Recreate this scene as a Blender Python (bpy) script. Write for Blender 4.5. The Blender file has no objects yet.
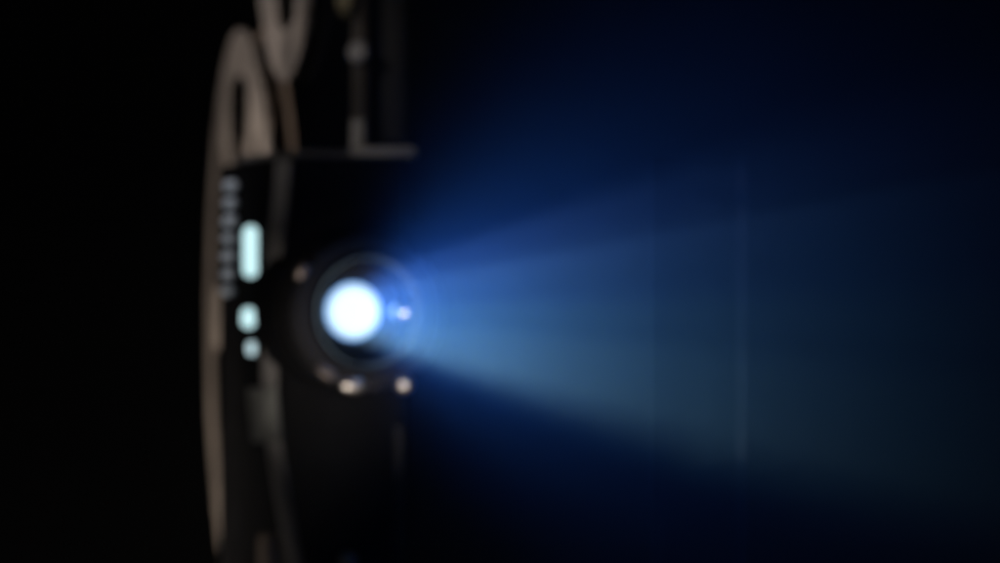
import bpy, bmesh, math, random
from mathutils import Vector, Matrix
random.seed(7)
R = math.radians
sc = bpy.context.scene
col = sc.collection

# ------------------------------------------------------------------ camera geometry (metres)
D = 1.5                       # camera to the front of the projector
PX = 0.0004                   # one photograph pixel at that distance
def P(px, py, y=0.0):
    k = (D + y) / D
    return Vector(((px - 500) * PX * k, y, (281.5 - py) * PX * k))

# ------------------------------------------------------------------ materials
def mat(name, base, rough=0.5, metal=0.0, emit=None, estr=0.0, noise=0.0, nscale=60.0, bump=0.0):
    m = bpy.data.materials.new(name); m.use_nodes = True
    nt = m.node_tree; b = nt.nodes['Principled BSDF']
    b.inputs['Base Color'].default_value = (*base, 1)
    b.inputs['Roughness'].default_value = rough
    b.inputs['Metallic'].default_value = metal
    if emit:
        b.inputs['Emission Color'].default_value = (*emit, 1)
        b.inputs['Emission Strength'].default_value = estr
    if noise or bump:
        tc = nt.nodes.new('ShaderNodeTexCoord'); n = nt.nodes.new('ShaderNodeTexNoise')
        n.inputs['Scale'].default_value = nscale; n.inputs['Detail'].default_value = 5
        nt.links.new(tc.outputs['Object'], n.inputs['Vector'])
        if noise:
            r = nt.nodes.new('ShaderNodeValToRGB')
            r.color_ramp.elements[0].position = 0.3; r.color_ramp.elements[1].position = 0.7
            r.color_ramp.elements[0].color = (*[c * (1 - noise) for c in base], 1)
            r.color_ramp.elements[1].color = (*[min(1, c * (1 + noise)) for c in base], 1)
            nt.links.new(n.outputs['Fac'], r.inputs['Fac'])
            nt.links.new(r.outputs['Color'], b.inputs['Base Color'])
        if bump:
            bp = nt.nodes.new('ShaderNodeBump'); bp.inputs['Strength'].default_value = bump
            bp.inputs['Distance'].default_value = 0.001
            nt.links.new(n.outputs['Fac'], bp.inputs['Height'])
            nt.links.new(bp.outputs['Normal'], b.inputs['Normal'])
    return m

M = {
 'black':  mat('black_crackle_paint', (0.005, 0.005, 0.0055), 0.6, 0, noise=0.3, nscale=90, bump=0.3),
 'trim':   mat('dark_grey_enamel', (0.38, 0.38, 0.385), 0.35, 0, noise=0.25, nscale=40),
 'patch':  mat('worn_grey_enamel', (0.38, 0.38, 0.37), 0.4, 0, noise=0.35, nscale=45),
 'lid': mat('lid_grey', (0.13, 0.13, 0.13), 0.45, noise=0.3),
 'reel':   mat('grey_reel_plastic', (0.31, 0.265, 0.225), 0.5, 0, noise=0.55, nscale=22),
 'reeltan':mat('tan_reel_plastic', (0.22, 0.16, 0.115), 0.5, 0, noise=0.18, nscale=30),
 'reeldk': mat('dark_reel_plastic', (0.03, 0.03, 0.03), 0.5, 0, noise=0.2, nscale=30),
 'film':   mat('film_stock', (0.045, 0.04, 0.03), 0.35),
 'brass':  mat('tarnished_brass', (0.24, 0.21, 0.13), 0.4, 0.7, noise=0.2),
 'steel':  mat('brushed_steel', (0.55, 0.54, 0.53), 0.42, 1.0, noise=0.1),
 'dullsteel': mat('dull_steel', (0.30, 0.26, 0.24), 0.42, 1.0),
 'satin':  mat('pale_reflection_satin', (0.5, 0.5, 0.5), 0.5, 0.3, noise=0.1),
 'chrome': mat('polished_chrome', (0.9, 0.87, 0.84), 0.38, 1.0),
 'lensblk':mat('lens_black_anodised', (0.01, 0.01, 0.012), 0.6, 0.0),
 'inner':  mat('barrel_gloss_black', (0.006, 0.006, 0.012), 0.3, 0.0),
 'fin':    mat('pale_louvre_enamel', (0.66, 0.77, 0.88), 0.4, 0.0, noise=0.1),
 'table':  mat('dark_table_wood', (0.02, 0.016, 0.012), 0.5, 0, noise=0.3, nscale=12),
 'win':    mat('lamp_lit_vent', (0.5, 0.6, 0.6), 0.5, 0, (0.62, 0.95, 1.0), 1.15),
 'win2':   mat('lamp_lit_vent_dimmer', (0.5, 0.6, 0.6), 0.5, 0, (0.62, 0.85, 0.92), 1.0),
}
M['black'].node_tree.nodes['Principled BSDF'].inputs['Specular IOR Level'].default_value = 0.05
M['inner'].node_tree.nodes['Principled BSDF'].inputs['Specular IOR Level'].default_value = 0.3
# glowing lens glass: clear glass that also gives off the lamp's light
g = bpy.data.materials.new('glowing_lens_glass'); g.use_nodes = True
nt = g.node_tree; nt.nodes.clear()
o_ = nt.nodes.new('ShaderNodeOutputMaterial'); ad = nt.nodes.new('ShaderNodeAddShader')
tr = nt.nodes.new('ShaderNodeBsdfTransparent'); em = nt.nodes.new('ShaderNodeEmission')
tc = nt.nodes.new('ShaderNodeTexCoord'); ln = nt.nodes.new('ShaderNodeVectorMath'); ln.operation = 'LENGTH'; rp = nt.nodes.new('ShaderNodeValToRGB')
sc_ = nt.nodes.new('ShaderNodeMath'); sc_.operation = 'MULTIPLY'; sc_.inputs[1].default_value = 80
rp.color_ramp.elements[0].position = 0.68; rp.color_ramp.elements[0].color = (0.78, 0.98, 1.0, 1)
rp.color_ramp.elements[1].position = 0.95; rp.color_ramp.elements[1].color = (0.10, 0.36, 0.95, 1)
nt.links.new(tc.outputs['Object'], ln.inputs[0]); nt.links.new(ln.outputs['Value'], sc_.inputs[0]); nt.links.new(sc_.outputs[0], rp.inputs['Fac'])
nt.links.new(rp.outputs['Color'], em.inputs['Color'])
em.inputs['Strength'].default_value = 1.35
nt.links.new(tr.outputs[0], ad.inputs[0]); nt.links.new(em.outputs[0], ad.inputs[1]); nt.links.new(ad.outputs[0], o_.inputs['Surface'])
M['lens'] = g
# almost clear acrylic: absorbs a little, scatters very little
g = bpy.data.materials.new('clear_acrylic'); g.use_nodes = True
nt = g.node_tree; nt.nodes.clear()
o_ = nt.nodes.new('ShaderNodeOutputMaterial'); mx = nt.nodes.new('ShaderNodeMixShader')
tr = nt.nodes.new('ShaderNodeBsdfTransparent'); df = nt.nodes.new('ShaderNodeBsdfTranslucent')
tr.inputs['Color'].default_value = (0.93, 0.94, 0.95, 1); df.inputs['Color'].default_value = (0.5, 0.5, 0.5, 1)
mx.inputs['Fac'].default_value = 0.0006
nt.links.new(tr.outputs[0], mx.inputs[1]); nt.links.new(df.outputs[0], mx.inputs[2]); nt.links.new(mx.outputs[0], o_.inputs['Surface'])
M['acrylic'] = g
g = g.copy(); g.name = 'acrylic_sawn_edge'
for n_ in g.node_tree.nodes:
    if n_.type == 'MIX_SHADER': n_.inputs['Fac'].default_value = 0.0010
    if n_.type == 'BSDF_TRANSPARENT': n_.inputs['Color'].default_value = (1, 1, 1, 1)
    if n_.type == 'BSDF_TRANSLUCENT': n_.inputs['Color'].default_value = (0.8, 0.5, 0.5, 1)
M['edge'] = g
g = g.copy(); g.name = 'acrylic_dull_edge'
for n_ in g.node_tree.nodes:
    if n_.type == 'MIX_SHADER': n_.inputs['Fac'].default_value = 0.0008
M['edge2'] = g

# ------------------------------------------------------------------ object helpers
W = {}                                             # world position of every object's origin
def empty(name, loc, label, cat, group=None):
    o = bpy.data.objects.new(name, None); col.objects.link(o); o.location = loc
    o.empty_display_size = 0.02
    W[o.name] = Vector(loc); o['label'] = label; o['category'] = cat
    if group: o['group'] = group
    return o
def obj(name, bm, m, parent=None, smooth=True, label=None):
    bmesh.ops.recalc_face_normals(bm, faces=bm.faces)
    lo = Vector([min(v.co[i] for v in bm.verts) for i in range(3)])
    hi = Vector([max(v.co[i] for v in bm.verts) for i in range(3)])
    c = (lo + hi) / 2
    bmesh.ops.translate(bm, vec=-c, verts=bm.verts)
    me = bpy.data.meshes.new(name); bm.to_mesh(me); bm.free()
    me.materials.append(m)
    if smooth:
        for p in me.polygons: p.use_smooth = True
        me.set_sharp_from_angle(angle=R(38))
    o = bpy.data.objects.new(name, me); col.objects.link(o)
    W[o.name] = c
    if parent:
        o.parent = parent; o.location = c - W[parent.name]
    else: o.location = c
    if label: o['label'] = label
    return o
def frame(a):
    a = a.normalized(); u = a.cross(Vector((0, 0, 1)))
    if u.length < 1e-3: u = Vector((1, 0, 0))
    u.normalize(); return a, u, u.cross(a).normalized()
def lathe(bm, c, a, prof, n=64, closed=False, knurl=None):
    """prof: (s, r) along axis a from c."""
    a, u, w = frame(a); rings = []
    for j, (s, r) in enumerate(prof):
        if r < 1e-6: rings.append([bm.verts.new(c + a * s)]); continue
        ring = []
        for i in range(n):
            t = 2 * math.pi * i / n
            rr = r * (knurl[1] if (knurl and j in knurl[0] and i % 2) else 1)
            ring.append(bm.verts.new(c + a * s + (u * math.cos(t) + w * math.sin(t)) * rr))
        rings.append(ring)
    pairs = list(zip(rings, rings[1:]))
    if closed: pairs.append((rings[-1], rings[0]))
    for A, B in pairs:
        for i in range(n):
            j = (i + 1) % n
            if len(A) == 1 and len(B) == 1: continue
            if len(A) == 1: bm.faces.new((A[0], B[i], B[j]))
            elif len(B) == 1: bm.faces.new((A[i], A[j], B[0]))
            else: bm.faces.new((A[i], A[j], B[j], B[i]))
    return bm
def box(bm, lo, hi, bev=0.0, mtx=None):
    r = bmesh.ops.create_cube(bm, size=1)['verts']
    for v in r:
        v.co = Vector([(lo[i] + hi[i]) / 2 + v.co[i] * (hi[i] - lo[i]) for i in range(3)])
    if bev:
        es = list({e for v in r for e in v.link_edges})
        res = bmesh.ops.bevel(bm, geom=es, offset=bev, segments=3, profile=0.5, affect='EDGES')
        r = list({v for f in res['faces'] for v in f.verts} | {v for v in r if v.is_valid})
    if mtx:
        for v in bm.verts: v.co = mtx @ v.co
    return bm
def prism(bm, pts, d):
    """pts: closed polygon of points, extruded by vector d."""
    A = [bm.verts.new(p) for p in pts]; B = [bm.verts.new(Vector(p) + d) for p in pts]
    bm.faces.new(A); bm.faces.new(B[::-1]); n = len(A)
    for i in range(n): bm.faces.new((A[i], A[(i+1) % n], B[(i+1) % n], B[i]))
    return bm
def cut(o, cutter_bm):
    me = bpy.data.meshes.new('c'); bmesh.ops.recalc_face_normals(cutter_bm, faces=cutter_bm.faces)
    cutter_bm.to_mesh(me); cutter_bm.free()
    c = bpy.data.objects.new('c', me); col.objects.link(c)
    md = o.modifiers.new('b', 'BOOLEAN'); md.operation = 'DIFFERENCE'; md.object = c; md.solver = 'EXACT'
    bpy.context.view_layer.update()
    new = bpy.data.meshes.new_from_object(o.evaluated_get(bpy.context.evaluated_depsgraph_get()))
    o.modifiers.clear(); o.data = new
    bpy.data.objects.remove(c, do_unlink=True)

YAW, RYAW, BYAW = R(18), R(10.6), R(19)
fwd = Vector((math.sin(YAW), -math.cos(YAW), 0))            # the projector's forward axis
right = Vector((math.cos(YAW), math.sin(YAW), 0))
up = Vector((0, 0, 1))

# ------------------------------------------------------------------ the projector
proj = empty('film_projector', P(330, 690, 0.05), 'black film projector with lit side vents and a glowing blue-white lens', 'projector')

# body: lofted sections; the front left corner is pinched in the middle
corner = [(158, 292), (200, 289), (245, 284), (290, 280), (340, 277), (400, 278), (450, 283), (500, 291), (550, 300), (600, 308), (700, 318)]
def sect(py, xc):
    q = []
    for px, y in ((240, 0.062), (246, 0.052), (xc - 14, 0.008), (xc - 5, -0.004), (xc, -0.0085), (xc + 5, -0.010), (404, 0.004)):
        p = P(px, py, y); q.append(p)
    k = q[-1]
    q += [k + Vector((0.001, 0.01, 0)), k + Vector((-0.006, 0.15, 0)), P(241, py, 0.155)]
    z = P(0, py, 0).z
    return [Vector((p.x, p.y, z)) for p in q]
bm = bmesh.new(); rows = []
for py, xc in corner: rows.append([bm.verts.new(p) for p in sect(py, xc)])
for A, B in zip(rows, rows[1:]):
    for i in range(len(A)): bm.faces.new((A[i], A[(i+1) % len(A)], B[(i+1) % len(A)], B[i]))
bm.faces.new(rows[0]); bm.faces.new(rows[-1])
body = obj('body', bm, M['black'], proj)
lensrim = P(371, 312, -0.045)
# hole for the optics, from the front face back into the lamp house
cb = bmesh.new(); back = lensrim - fwd * 0.155
lathe(cb, back - W['body'], fwd, [(0, 0), (0, 0.009), (0.09, 0.0170), (0.149, 0.0170), (0.149, 0)], 32)
for v in cb.verts: v.co = v.co + W['body']
cut(body, cb)

# corner trim following the pinched corner
def strip(xl, xr, pys, off, thick, m, name, par=proj, label=None):
    bm = bmesh.new(); rows = []
    for i, py in enumerate(pys):
        xc = 0
        for (a, xa), (b, xb) in zip(corner, corner[1:]):
            if a <= py <= b: xc = xa + (xb - xa) * (py - a) / (b - a)
        L = P(xc + xl, py, off[0]); Q = P(xc + (xl + xr) / 2, py, off[1]); Rr = P(xc + xr, py, off[2])
        n = Vector((-0.7, -0.7, 0)) * thick
        rows.append([bm.verts.new(v) for v in (L, Q, Rr, Rr + n * .6, Q + n, L + n)])
    for A, B in zip(rows, rows[1:]):
        for i in range(6): bm.faces.new((A[i], A[(i+1) % 6], B[(i+1) % 6], B[i]))
    bm.faces.new(rows[0]); bm.faces.new(rows[-1])
    return obj(name, bm, m, par, label=label)
strip(-14, 0, range(160, 691, 15), (0.007, -0.004, -0.0095), 0.0012, M['trim'], 'corner_trim')
strip(-14, -1, range(228, 284, 6), (0.0055, -0.006, -0.0112), 0.002, M['satin'], 'corner_reflection')  # paler strip standing in for the reflection on this corner
strip(-26, 0, range(388, 448, 6), (0.017, -0.002, -0.0112), 0.002, mat('pale_panel_grey', (0.28, 0.30, 0.295), 0.45, noise=0.45, nscale=60), 'pale_panel')  # lighter patch lower down the corner
# a thin grey lid along the top
bm = bmesh.new()
top = sect(158, 292)
cx = sum((p for p in top), Vector()) / len(top)
prism(bm, [Vector((p.x, p.y, p.z + 0.0004)) + (p - cx).normalized() * 0.001 for p in top], Vector((0, 0, 0.0022)))
obj('lid', bm, M['lid'], proj)

# side wall frame: from (xc-14, .008) back to (246, .052)
def side_point(px, py, out=0.0):
    xc = 280
    for (a, xa), (b, xb) in zip(corner, corner[1:]):
        if a <= py <= b: xc = xa + (xb - xa) * (py - a) / (b - a)
    f = (px - 246) / (xc - 14 - 246)
    y = 0.052 + (0.008 - 0.052) * f
    return P(px, py, y) + Vector((-0.9, -0.4, 0)) * out
def lozenge(px0, px1, py0, py1, out0, out1, rr, name, m, par, label=None, corner_r=1.0):
    """rounded slot on the side wall, between two outward offsets."""
    bm = bmesh.new(); rings = []
    for out, s in ((out0, 1.0), (out1 - 0.0004, 1.0), (out1, 0.93)):
        ring = []
        for i in range(40):
            t = 2 * math.pi * i / 40; ex = 2 / rr
            cx, cy = (px0 + px1) / 2, (py0 + py1) / 2
            hx, hy = (px1 - px0) / 2 * s, (py1 - py0) / 2 * s
            # stadium outline: half circles in screen-independent mm are stretched along the wall
            c, sn = math.cos(t), math.sin(t)
            rad = hx * corner_r
            yy = cy + (abs(sn) ** 1.0) * rad * (1 if sn > 0 else -1) + (hy - rad) * (1 if sn > 0 else -1)
            xx = cx + hx * c
            ring.append(bm.verts.new(side_point(xx, yy, out)))
        rings.append(ring)
    for A, B in zip(rings, rings[1:]):
        for i in range(40): bm.faces.new((A[i], A[(i+1) % 40], B[(i+1) % 40], B[i]))
    bm.faces.new(rings[0]); bm.faces.new(rings[-1])
    return obj(name, bm, m, par, label=label)
for (a, b, c_, d, m, lab) in ((246.5, 259, 226, 277, 'win', 'tall slot-shaped lit vent'), (245, 256.5, 308, 328, 'win', 'squarish lit vent'),
                          (250.5, 257, 342, 355, 'win2', 'smallest and lowest lit vent')):
    fr = lozenge(a - 2, b + 2, c_ - 3, d + 3, -0.0005, 0.0006, 1, 'vent_surround', M['black'], proj, lab)
    lozenge(a, b, c_, d, 0.0007, 0.0016, 1, 'vent_pane', M[m], fr)

# louvre strip beside the body: dark backing with pale bulging louvres
bm = bmesh.new()
prism(bm, [P(220, 165, 0.085), P(243, 165, 0.066), P(243, 165, 0.07), P(221, 165, 0.09)], Vector((0, 0, -0.30)))
strip_o = obj('louvre_strip', bm, M['black'], proj)
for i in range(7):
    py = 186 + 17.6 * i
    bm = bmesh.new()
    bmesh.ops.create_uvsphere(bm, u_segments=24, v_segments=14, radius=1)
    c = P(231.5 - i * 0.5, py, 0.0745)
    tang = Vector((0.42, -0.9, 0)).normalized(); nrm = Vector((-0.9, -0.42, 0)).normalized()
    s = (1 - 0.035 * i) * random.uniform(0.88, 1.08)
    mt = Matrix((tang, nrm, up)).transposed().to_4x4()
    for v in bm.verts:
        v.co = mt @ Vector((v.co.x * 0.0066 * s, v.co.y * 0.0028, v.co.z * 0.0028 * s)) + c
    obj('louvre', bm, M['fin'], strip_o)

# ---- lens: mount, focusing ring, barrel, front lip, glass
bm = bmesh.new()
mount_c = lensrim - fwd * 0.05
lathe(bm, mount_c, fwd, [(0.0, 0.0178), (0.0, 0.034), (0.006, 0.034), (0.008, 0.032), (0.016, 0.0315), (0.018, 0.030), (0.018, 0.0178)], 96, closed=True)
mount = obj('lens_mount', bm, M['black'], proj)
bm = bmesh.new()
lathe(bm, mount_c, fwd, [(0.034, 0.0235), (0.034, 0.0300), (0.035, 0.0312), (0.046, 0.0312), (0.0475, 0.0295), (0.0475, 0.0235)], 96, closed=True, knurl=((2, 3), 0.975))
ring = obj('focus_ring', bm, M['lensblk'], proj)
bm = bmesh.new()
lathe(bm, mount_c, fwd, [(0.0, 0.0205), (0.0, 0.0232), (0.048, 0.0232), (0.0490, 0.0228), (0.0490, 0.0217), (0.048, 0.0210), (0.024, 0.0205)], 96, closed=True)
barrel = obj('lens_barrel', bm, M['inner'], proj)
# inner holder round the glass
gc = lensrim - fwd * 0.0235
bm = bmesh.new()
lathe(bm, gc, fwd, [(-0.0022, 0.0120), (-0.0030, 0.0203), (-0.0012, 0.0203), (-0.0016, 0.0126)], 64, closed=True)
obj('glass_holder', bm, M['lensblk'], barrel)
bm = bmesh.new()
lathe(bm, gc, fwd, [(-0.002, 0.0115), (0.0, 0.0109), (0.0016, 0.0090), (0.0028, 0.005), (0.0032, 0.0)], 64)
obj('lens_glass', bm, M['lens'], barrel)

# polished dome added in the barrel to make the glint beside the glass
M['mirror'] = mat('mirror_chrome', (0.9, 0.93, 0.95), 0.22, 1.0)
GLINT = lambda: dome(mount_c + fwd * 0.030 + right * 0.0178, (fwd * 0.75 - right * 0.66), 0.0042, 0.0018, 'lens_glint_dome', M['mirror'], barrel)
# chrome domes added and turned to an added spot, making the ring's highlights
def dome(c, n, r, h, name, m, par, seg=28, sx=1.0, u_=None):
    bm = bmesh.new()
    prof = [(-0.002, 0), (-0.002, r)] + [(h * math.sin(t), r * math.cos(t)) for t in [R(k) for k in (0, 15, 30, 45, 60, 75, 88)]] + [(h, 0)]
    lathe(bm, Vector((0, 0, 0)), n, prof, seg)
    if sx != 1.0:
        for v in bm.verts:
            k = v.co.dot(u_); v.co += u_ * k * (sx - 1)
    for v in bm.verts: v.co += c
    return obj(name, bm, m, par)
def on_ring(px, py, out=0.0):
    pc = mount_c + fwd * (0.0478 + out); c0 = Vector((0, -D, 0)); d = P(px, py) - c0
    return c0 + d * ((pc - c0).dot(fwd) / d.dot(fwd))
GLINT()
H = Vector((-0.08, -0.99, -0.08)).normalized()
dome(on_ring(404, 385), H, 0.0034, 0.0016, 'glint_dome', M['chrome'], ring)
dome(on_ring(353.5, 385.5), H, 0.0030, 0.0013, 'broad_glint_dome', M['chrome'], ring, sx=1.75, u_=right)
u2 = (right * 0.8 - up * 0.55).normalized()
dome(on_ring(327, 373), H, 0.0027, 0.0011, 'dim_glint_dome', M['dullsteel'], ring, sx=1.9, u_=u2)
u3 = (right * 0.55 + up * 0.8).normalized()
dome(on_ring(302, 271), H, 0.0026, 0.0011, 'dim_glint_dome', M['dullsteel'], ring, sx=1.6, u_=u3)

bm = bmesh.new(); prev = None
for k in range(22):                       # thin polished arc added to join the two lower highlights
    a_ = R(226 + k * 2.3)
    p = on_ring(371 + 75 * math.cos(a_), 312 - 75 * math.sin(a_), 0.0004)
    rad = (p - (mount_c + fwd * 0.0482)).normalized(); sz = 0.0011
    cur = [bm.verts.new(p + rad * (sz * math.cos(t)) + fwd * (sz * math.sin(t))) for t in [R(60 * i) for i in range(6)]]
    if prev:
        for i in range(6): bm.faces.new((prev[i], prev[(i+1) % 6], cur[(i+1) % 6], cur[i]))
    else: bm.faces.new(cur)
    prev = cur
bm.faces.new(prev)
obj('glint_arc', bm, M['dullsteel'], ring)

# ---- reel arm post with its bracket on top of the body
bm = bmesh.new()
lo, hi = P(352, 152, 0.02), P(369, -60, 0.02)
box(bm, (lo.x, 0.014, lo.z), (hi.x, 0.026, hi.z), 0.0015)
post = obj('reel_arm', bm, mat('reel_arm_dark_metal', (0.06, 0.052, 0.045), 0.5, 0.2, noise=0.3), proj)
bm = bmesh.new()
lo, hi = P(351, 150, 0.01), P(366, 118, 0.01)
box(bm, (lo.x, 0.006, lo.z), (hi.x, 0.0135, hi.z), 0.002)
obj('arm_clamp', bm, M['patch'], post)
bm = bmesh.new()
lo, hi = P(350, 157, 0.0), P(416, 147, 0.0)
box(bm, (lo.x, -0.004, lo.z), (hi.x, 0.0058, hi.z), 0.001)
obj('top_ledge', bm, M['patch'], proj)
bm = bmesh.new(); lathe(bm, P(361, 52, 0.014), Vector((-0.35, -1, 0)), [(0, 0), (0, 0.0042), (0.004, 0.0042), (0.005, 0.0034), (0.005, 0)], 32)
obj('arm_knob', bm, M['trim'], post)
bm = bmesh.new(); lathe(bm, P(349, 4, 0.014), Vector((-0.35, -1, 0)), [(0, 0), (0, 0.004), (0.005, 0.004), (0.006, 0.003), (0.006, 0)], 32)
for v in bm.verts: v.co.z = P(0, 0, 0).z + (v.co.z - P(0, 4, 0).z) * 2.2
obj('arm_pivot', bm, M['brass'], post)
bm = bmesh.new()
lo, hi = P(371, 143, 0.03), P(406, -60, 0.03)
box(bm, (lo.x, 0.028, lo.z), (hi.x, 0.045, hi.z), 0.001)
obj('back_plate', bm, mat('charcoal_plate', (0.016, 0.017, 0.018), 0.6, noise=0.2), proj)

# ---- lower fittings
bm = bmesh.new()
lo, hi = P(394, 700, 0.0), P(405, 425, 0.0)
box(bm, (lo.x, -0.006, lo.z), (hi.x, 0.0035, hi.z), 0.001)
rail = obj('front_rail', bm, mat('rail_dark_metal', (0.010, 0.0095, 0.0095), 0.5, noise=0.3), proj)
dome(P(400, 538, -0.0065), Vector((-0.2, -1, 0)), 0.0036, 0.002, 'rail_screw', M['reeldk'], rail)
dome(P(347, 562, -0.018), Vector((-0.63, -0.77, 0.05)), 0.0040, 0.0022, 'tilt_knob', M['chrome'], proj)
bm = bmesh.new()
lathe(bm, P(272, 534, 0.012), Vector((0, 0, -1)), [(0, 0), (0, 0.0045), (0.002, 0.0056), (0.04, 0.0056), (0.04, 0)], 32)
obj('foot_post', bm, mat('foot_tan_paint', (0.42, 0.33, 0.26), 0.5, noise=0.3), proj)
# feet, below the picture
for fx, fy in ((300, 0.0), (390, 0.02), (300, 0.11), (390, 0.12)):
    bm = bmesh.new(); p = P(fx, 700, fy); p.z = P(0, 700, 0).z
    lathe(bm, p, Vector((0, 0, -1)), [(0, 0), (0, 0.008), (0.010, 0.009), (0.012, 0.008), (0.012, 0)], 24)
    obj('rubber_foot', bm, M['black'], proj)

# ------------------------------------------------------------------ reels
rd = Vector((math.sin(RYAW), -math.cos(RYAW), 0))            # in-plane horizontal direction
rn = Vector((-math.cos(RYAW), -math.sin(RYAW), 0))           # outward (towards the left)
def flange(c, Rr, rim, hub, phase, t=0.0014, nsp=6):
    """stamped reel flange: rim, hub and wide spokes between rounded openings."""
    bm = bmesh.new()
    def pt(r, a, k): return c + (rd * math.cos(a) + up * math.sin(a)) * r + rn * k
    N = 144
    ri = Rr - rim
    # radial grid with faces left out where the openings are
    radii = [hub * 0.25, hub * 0.7, hub] + [hub + (ri - hub) * k / 14 for k in range(1, 15)] + [ri + rim * .35, ri + rim * 0.75, Rr - 0.0012, Rr]
    grid = []
    for j, r in enumerate(radii):
        grid.append([(bm.verts.new(pt(r, 2*math.pi*i/N, t/2)), bm.verts.new(pt(r, 2*math.pi*i/N, -t/2))) for i in range(N)])
    def is_open(j, i):
        r = (radii[j] + radii[j+1]) / 2
        if r < hub or r > ri: return False
        a = (2*math.pi*(i + .5)/N - phase) % (2*math.pi/nsp)
        half = math.pi/nsp; d = abs(a - half)                  # 0 at the opening's middle
        arc = d * r; lim = half * r - 0.014                    # spoke half width
        if lim <= 0: return False
        cr = 0.016                                             # rounded corners
        dr = min(r - hub, ri - r)
        if dr < cr:
            lim -= cr - math.sqrt(max(0, cr*cr - (cr - dr)**2))
        return arc < lim
    op = [[is_open(j, i) for i in range(N)] for j in range(len(radii) - 1)]
    for j in range(len(radii) - 1):
        for i in range(N):
            if op[j][i]: continue
            k = (i + 1) % N
            a, b, c2, d = grid[j][i], grid[j][k], grid[j+1][k], grid[j+1][i]
            bm.faces.new((a[0], b[0], c2[0], d[0])); bm.faces.new((a[1], d[1], c2[1], b[1]))
            def wall(p, q): bm.faces.new((p[0], p[1], q[1], q[0]))
            if j == 0 : wall(a, b)
            if j == len(radii) - 2: wall(d, c2)
            if j > 0 and op[j-1][i]: wall(a, b)
            if j < len(radii) - 2 and op[j+1][i]: wall(d, c2)
            if op[j][k]: wall(b, c2)
            if op[j][i-1]: wall(a, d)
    bmesh.ops.delete(bm, geom=[v for v in bm.verts if not v.link_faces], context='VERTS')
    bmesh.ops.remove_doubles(bm, verts=bm.verts, dist=1e-6)
    return bm
def reel(px, py, y, Rr, gap, label, m1, m2, phase, rim, filmr):
    c = P(px, py, y)
    t = empty('film_reel', c, label, 'film reel', 'film reels mounted behind the projector')
    c2 = c - rn * gap
    obj('flange', flange(c, Rr, rim, 0.034, phase), m1, t)
    obj('flange', flange(c2, Rr, rim, 0.034, phase + 0.1), m2, t)
    bm = bmesh.new(); lathe(bm, c2, rn, [(0.0008, 0.008), (0.0008, 0.026), (gap - 0.0008, 0.026), (gap - 0.0008, 0.008)], 64, closed=True)
    obj('hub', bm, m2, t)
    if filmr:
        bm = bmesh.new(); lathe(bm, c2, rn, [(0.001, 0.0265), (0.001, filmr), (gap - 0.001, filmr), (gap - 0.001, 0.0265)], 96, closed=True)
        obj('film_roll', bm, M['film'], t)
    bm = bmesh.new(); lathe(bm, c + rn * 0.0008, rn, [(0, 0), (0, 0.007), (0.004, 0.006), (0.005, 0)], 32)
    obj('spindle_cap', bm, M['steel'], t)
    return t
reel(239, 320, 0.30, 0.1395, 0.0116, 'grey film reel at left, standing behind the lit side vents', M['reel'], M['reeltan'], 0, 0.022, 0)
reel(287, -208, 0.10, 0.1235, 0.0080, 'upper film reel, only its rounded lower end in view', M['reel'], M['reeldk'], 0, 0.022, 0)

# ------------------------------------------------------------------ clear sheet standing in the beam
sheet = None
yA, yB = -0.44, -0.40
A = P(654, 0, yA); B = P(735.5, 0, yB)
zt, zb = P(0, 160, -0.42).z, P(0, 655, -0.42).z
A.z = B.z = zb
n = (B - A).cross(up).normalized() * 0.003
sheet = empty('clear_sheet', (A + B) / 2, 'thin clear sheet standing upright in the beam, its edges faint vertical lines', 'glass panel')
bm = bmesh.new(); prism(bm, [A, B, B + n, A + n], Vector((0, 0, zt - zb)))
obj('pane', bm, M['acrylic'], sheet, smooth=False)
for q, w_, lab in ((A, 0.0012, 'fainter edge nearer the lens'), (B, 0.0014, 'clearer edge farther from the lens')):
    d = (B - A).normalized() * w_ * (-1 if q is A else 1)
    bm = bmesh.new(); e = d * 0.15
    prism(bm, [q + e, q + e + d, q + e + d + n, q + e + n], Vector((0, 0, zt - zb)))
    obj('edge_strip', bm, M['edge2' if q is A else 'edge'], sheet, smooth=False, label=lab)

# ------------------------------------------------------------------ table below the picture
bm = bmesh.new(); zt_ = P(0, 700, 0).z - 0.012
box(bm, (-0.5, -0.42, zt_ - 0.03), (0.5, 0.5, zt_), 0.003)
tb = obj('tabletop', bm, M['table']); tb['kind'] = 'structure'

# ------------------------------------------------------------------ haze
bm = bmesh.new(); box(bm, (-1.6, -2.2, zt_ - 1.03), (1.6, 1.4, 1.2))
hm = bpy.data.materials.new('haze'); hm.use_nodes = True
nt = hm.node_tree; nt.nodes.clear(); o_ = nt.nodes.new('ShaderNodeOutputMaterial'); pv = nt.nodes.new('ShaderNodeVolumePrincipled')
pv.inputs['Density'].default_value = 0.008
pv.inputs['Color'].default_value = (0.85, 0.92, 1.0, 1)
nt.links.new(pv.outputs[0], o_.inputs['Volume'])
hz = obj('haze', bm, hm, smooth=False); hz['kind'] = 'stuff'; hz['label'] = 'thin smoky haze lit blue by the projector beam'; hz['category'] = 'haze'

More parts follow.
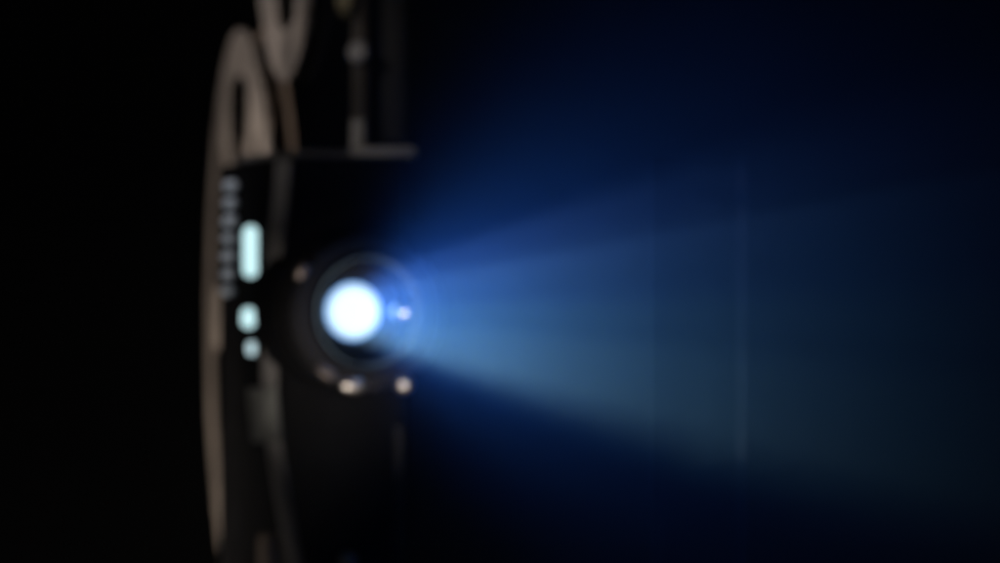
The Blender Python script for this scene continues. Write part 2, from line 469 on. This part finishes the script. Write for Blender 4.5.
# ------------------------------------------------------------------ smoke added so the beam fades away from the lens
bm = bmesh.new(); bmesh.ops.create_icosphere(bm, subdivisions=4, radius=0.5)
sc0 = lensrim + fwd * 0.10
for v in bm.verts: v.co = Vector((v.co.x * 0.95, v.co.y, v.co.z * 0.3)) + sc0
sm = bpy.data.materials.new('beam_fade_smoke'); sm.use_nodes = True
nt = sm.node_tree; nt.nodes.clear(); o_ = nt.nodes.new('ShaderNodeOutputMaterial'); pv = nt.nodes.new('ShaderNodeVolumePrincipled')
tc = nt.nodes.new('ShaderNodeTexCoord')
vm = nt.nodes.new('ShaderNodeVectorMath'); vm.operation = 'DISTANCE'
q = lensrim + fwd * 0.02 - sc0
nt.links.new(tc.outputs['Object'], vm.inputs[0]); vm.inputs[1].default_value = q
mr = nt.nodes.new('ShaderNodeMapRange'); mr.interpolation_type = 'SMOOTHERSTEP'
mr.inputs['From Min'].default_value = -0.06; mr.inputs['From Max'].default_value = 0.60
mr.inputs['To Min'].default_value = 1; mr.inputs['To Max'].default_value = 0
nt.links.new(vm.outputs['Value'], mr.inputs['Value'])
nz = nt.nodes.new('ShaderNodeTexNoise'); nz.inputs['Scale'].default_value = 9; nz.inputs['Detail'].default_value = 2
nt.links.new(tc.outputs['Object'], nz.inputs['Vector'])
m2 = nt.nodes.new('ShaderNodeMapRange'); m2.inputs['From Min'].default_value = 0.3; m2.inputs['From Max'].default_value = 0.7
m2.inputs['To Min'].default_value = 0.75; m2.inputs['To Max'].default_value = 1.2
nt.links.new(nz.outputs['Fac'], m2.inputs['Value'])
sx = nt.nodes.new('ShaderNodeSeparateXYZ'); nt.links.new(tc.outputs['Object'], sx.inputs[0])
mx_ = nt.nodes.new('ShaderNodeMapRange'); mx_.interpolation_type = 'SMOOTHSTEP'      # thins out on the projector's side
mx_.inputs['From Min'].default_value = -0.11 - sc0.x; mx_.inputs['From Max'].default_value = -0.025 - sc0.x
nt.links.new(sx.outputs['X'], mx_.inputs['Value'])
mm = nt.nodes.new('ShaderNodeMath'); mm.operation = 'MULTIPLY'; nt.links.new(mr.outputs[0], mm.inputs[0]); nt.links.new(mx_.outputs[0], mm.inputs[1])
m3 = nt.nodes.new('ShaderNodeMath'); m3.operation = 'MULTIPLY'; dt = nt.nodes.new('ShaderNodeVectorMath'); dt.operation = 'DOT_PRODUCT'; nt.links.new(tc.outputs['Object'], dt.inputs[0]); dt.inputs[1].default_value = fwd
ma = nt.nodes.new('ShaderNodeMapRange'); ma.interpolation_type = 'SMOOTHSTEP'        # none behind the lens glass
d0 = (gc - sc0).dot(fwd); ma.inputs['From Min'].default_value = d0 + 0.016; ma.inputs['From Max'].default_value = d0 + 0.034
nt.links.new(dt.outputs['Value'], ma.inputs['Value'])
mp = nt.nodes.new('ShaderNodeMath'); mp.operation = 'MULTIPLY'; nt.links.new(mm.outputs[0], mp.inputs[0]); nt.links.new(ma.outputs[0], mp.inputs[1])
nt.links.new(mp.outputs[0], m3.inputs[0]); nt.links.new(m2.outputs[0], m3.inputs[1])
m4 = nt.nodes.new('ShaderNodeMath'); m4.operation = 'MULTIPLY'; nt.links.new(m3.outputs[0], m4.inputs[0]); m4.inputs[1].default_value = 0.3
nt.links.new(m4.outputs[0], pv.inputs['Density']); pv.inputs['Color'].default_value = (0.85, 0.92, 1.0, 1)
nt.links.new(pv.outputs[0], o_.inputs['Volume'])
so = obj('smoke', bm, sm); so['kind'] = 'stuff'; so['label'] = 'added blue-lit smoke in front of the lens, making the beam fade'; so['category'] = 'smoke'

# ------------------------------------------------------------------ lights
def light(kind, name, loc, aim, energy, color, **k):
    l = bpy.data.lights.new(name, kind); l.energy = energy; l.color = color
    for a, v in k.items(): setattr(l, a, v)
    o = bpy.data.objects.new(name, l); col.objects.link(o); o.location = loc
    d = (Vector(aim) - Vector(loc)).normalized()
    o.rotation_euler = d.to_track_quat('-Z', 'Y').to_euler()
    return o
bdir = Vector((math.sin(BYAW) , -math.cos(BYAW), math.tan(R(-0.6)))).normalized()
apex = lensrim - fwd * 0.147
# the picture being projected: a soft-edged frame with blue top and cyan foot
beam = light('SPOT', 'projector_lamp', apex, apex + bdir, 245, (1, 1, 1), spot_size=R(24), spot_blend=0.05, shadow_soft_size=0.0)
l = beam.data; l.use_nodes = True; nt = l.node_tree
em = nt.nodes['Emission']
tc = nt.nodes.new('ShaderNodeTexCoord'); sp = nt.nodes.new('ShaderNodeSeparateXYZ')
nt.links.new(tc.outputs['Normal'], sp.inputs[0])
def math_(op, a, b=None, c=None, clamp=False):
    n = nt.nodes.new('ShaderNodeMath'); n.operation = op; n.use_clamp = clamp
    for i, v in enumerate((a, b, c)):
        if v is None: continue
        if isinstance(v, (int, float)): n.inputs[i].default_value = v
        else: nt.links.new(v, n.inputs[i])
    return n.outputs[0]
az = math_('ABSOLUTE', sp.outputs['Z'])
v = math_('DIVIDE', sp.outputs['Y'], az)
u = math_('DIVIDE', sp.outputs['X'], az)
vn = math_('MULTIPLY_ADD', v, 0.5 / math.tan(R(8.6)), 0.5)      # 0 bottom .. 1 top over +-8.6 deg
un = math_('ABSOLUTE', u)
um = math_('MULTIPLY', math_('SUBTRACT', 0.070, un), 30, clamp=True)
rp = nt.nodes.new('ShaderNodeValToRGB'); nt.links.new(vn, rp.inputs['Fac']); rp.color_ramp.interpolation = 'EASE'
els = [(0.0, (0, 0, 0)), (0.21, (0.0, 0.003, 0.010)), (0.265, (0.03, 0.09, 0.17)), (0.292, (0.17, 0.38, 0.52)), (0.40, (0.13, 0.32, 0.47)), (0.52, (0.088, 0.245, 0.42)),
       (0.63, (0.064, 0.18, 0.40)), (0.738, (0.064, 0.165, 0.41)), (0.763, (0.004, 0.018, 0.07)), (0.795, (0.048, 0.12, 0.35)), (0.83, (0.024, 0.065, 0.21)), (0.875, (0, 0, 0))]
cr = rp.color_ramp
cr.elements[0].position = 0; cr.elements[0].color = (0, 0, 0, 1); cr.elements[1].position = 1; cr.elements[1].color = (0, 0, 0, 1)
for p_, c_ in els[1:]:
    e = cr.elements.new(p_); e.color = (*c_, 1)
nt.links.new(rp.outputs['Color'], em.inputs['Color']); cv = nt.nodes.new('ShaderNodeCombineXYZ'); nt.links.new(v, cv.inputs[1]); nt.links.new(u, cv.inputs[0])
nb = nt.nodes.new('ShaderNodeTexNoise'); nb.inputs['Scale'].default_value = 34; nb.inputs['Detail'].default_value = 3
nt.links.new(cv.outputs[0], nb.inputs['Vector'])
st_ = math_('MULTIPLY_ADD', nb.outputs[0], 1.3, 0.35, clamp=False)
nt.links.new(math_('MULTIPLY', um, st_), em.inputs['Strength'])

# stray blue light thrown wide by the front glass
st = gc + fwd * 0.006
light('SPOT', 'lens_flare_light', st, st + bdir + Vector((0, 0, 0.045)), 18, (0.035, 0.17, 0.78), spot_size=R(37), spot_blend=0.9, shadow_soft_size=0.0)
# fill spots added on the left to light the reels, no lamp in view
light('SPOT', 'reel_fill_spot', (-0.85, -0.35, 0.45), P(262, 20, 0.2), 19, (1.0, 0.93, 0.93), spot_size=R(26), spot_blend=1.0, shadow_soft_size=0.04)
light('SPOT', 'reel_fill_spot_low', (-0.8, -0.12, -0.10), P(215, 575, 0.24), 24, (1.0, 0.88, 0.78), spot_size=R(38), spot_blend=1.0, shadow_soft_size=0.03)
light('SPOT', 'ledge_fill_spot', (-0.45, -1.0, 0.40), P(372, 90, 0.0), 4.5, (1.0, 0.87, 0.74), spot_size=R(7), spot_blend=0.9, shadow_soft_size=0.02)  # added fill on the ledge and arm clamp
light('SPOT', 'glint_spot', (-0.30, -1.3, -0.30), P(352, 345, 0.0), 36, (1.0, 0.86, 0.74), spot_size=R(3.6), spot_blend=0.4, shadow_soft_size=0.02)  # added narrow spot, only for the chrome domes' highlights

# ------------------------------------------------------------------ world, camera, render settings
w = bpy.data.worlds.new('World'); sc.world = w; w.use_nodes = True
w.node_tree.nodes['Background'].inputs[0].default_value = (0, 0, 0, 1)
w.node_tree.nodes['Background'].inputs[1].default_value = 0.0
cd = bpy.data.cameras.new('camera'); cam = bpy.data.objects.new('camera', cd); col.objects.link(cam)
cam.location = (0, -D, 0); cam.rotation_euler = (R(90), 0, 0)
cd.sensor_width = 36; cd.lens = 36 * D / (1000 * PX)
cd.clip_start = 0.02; cd.clip_end = 50
cd.dof.use_dof = True; cd.dof.focus_distance = 0.9; cd.dof.aperture_fstop = 15.5; cd.dof.aperture_blades = 0
sc.camera = cam
sc.view_settings.view_transform = 'Standard'; sc.view_settings.look = 'None'
sc.view_settings.exposure = 0; sc.view_settings.gamma = 1
sc.render.engine = 'CYCLES'
cy = sc.cycles
cy.use_denoising = True; cy.use_adaptive_sampling = False
cy.volume_bounces = 1; cy.max_bounces = 6; cy.transparent_max_bounces = 12
cy.sample_clamp_indirect = 3; cy.volume_step_rate = 1.8
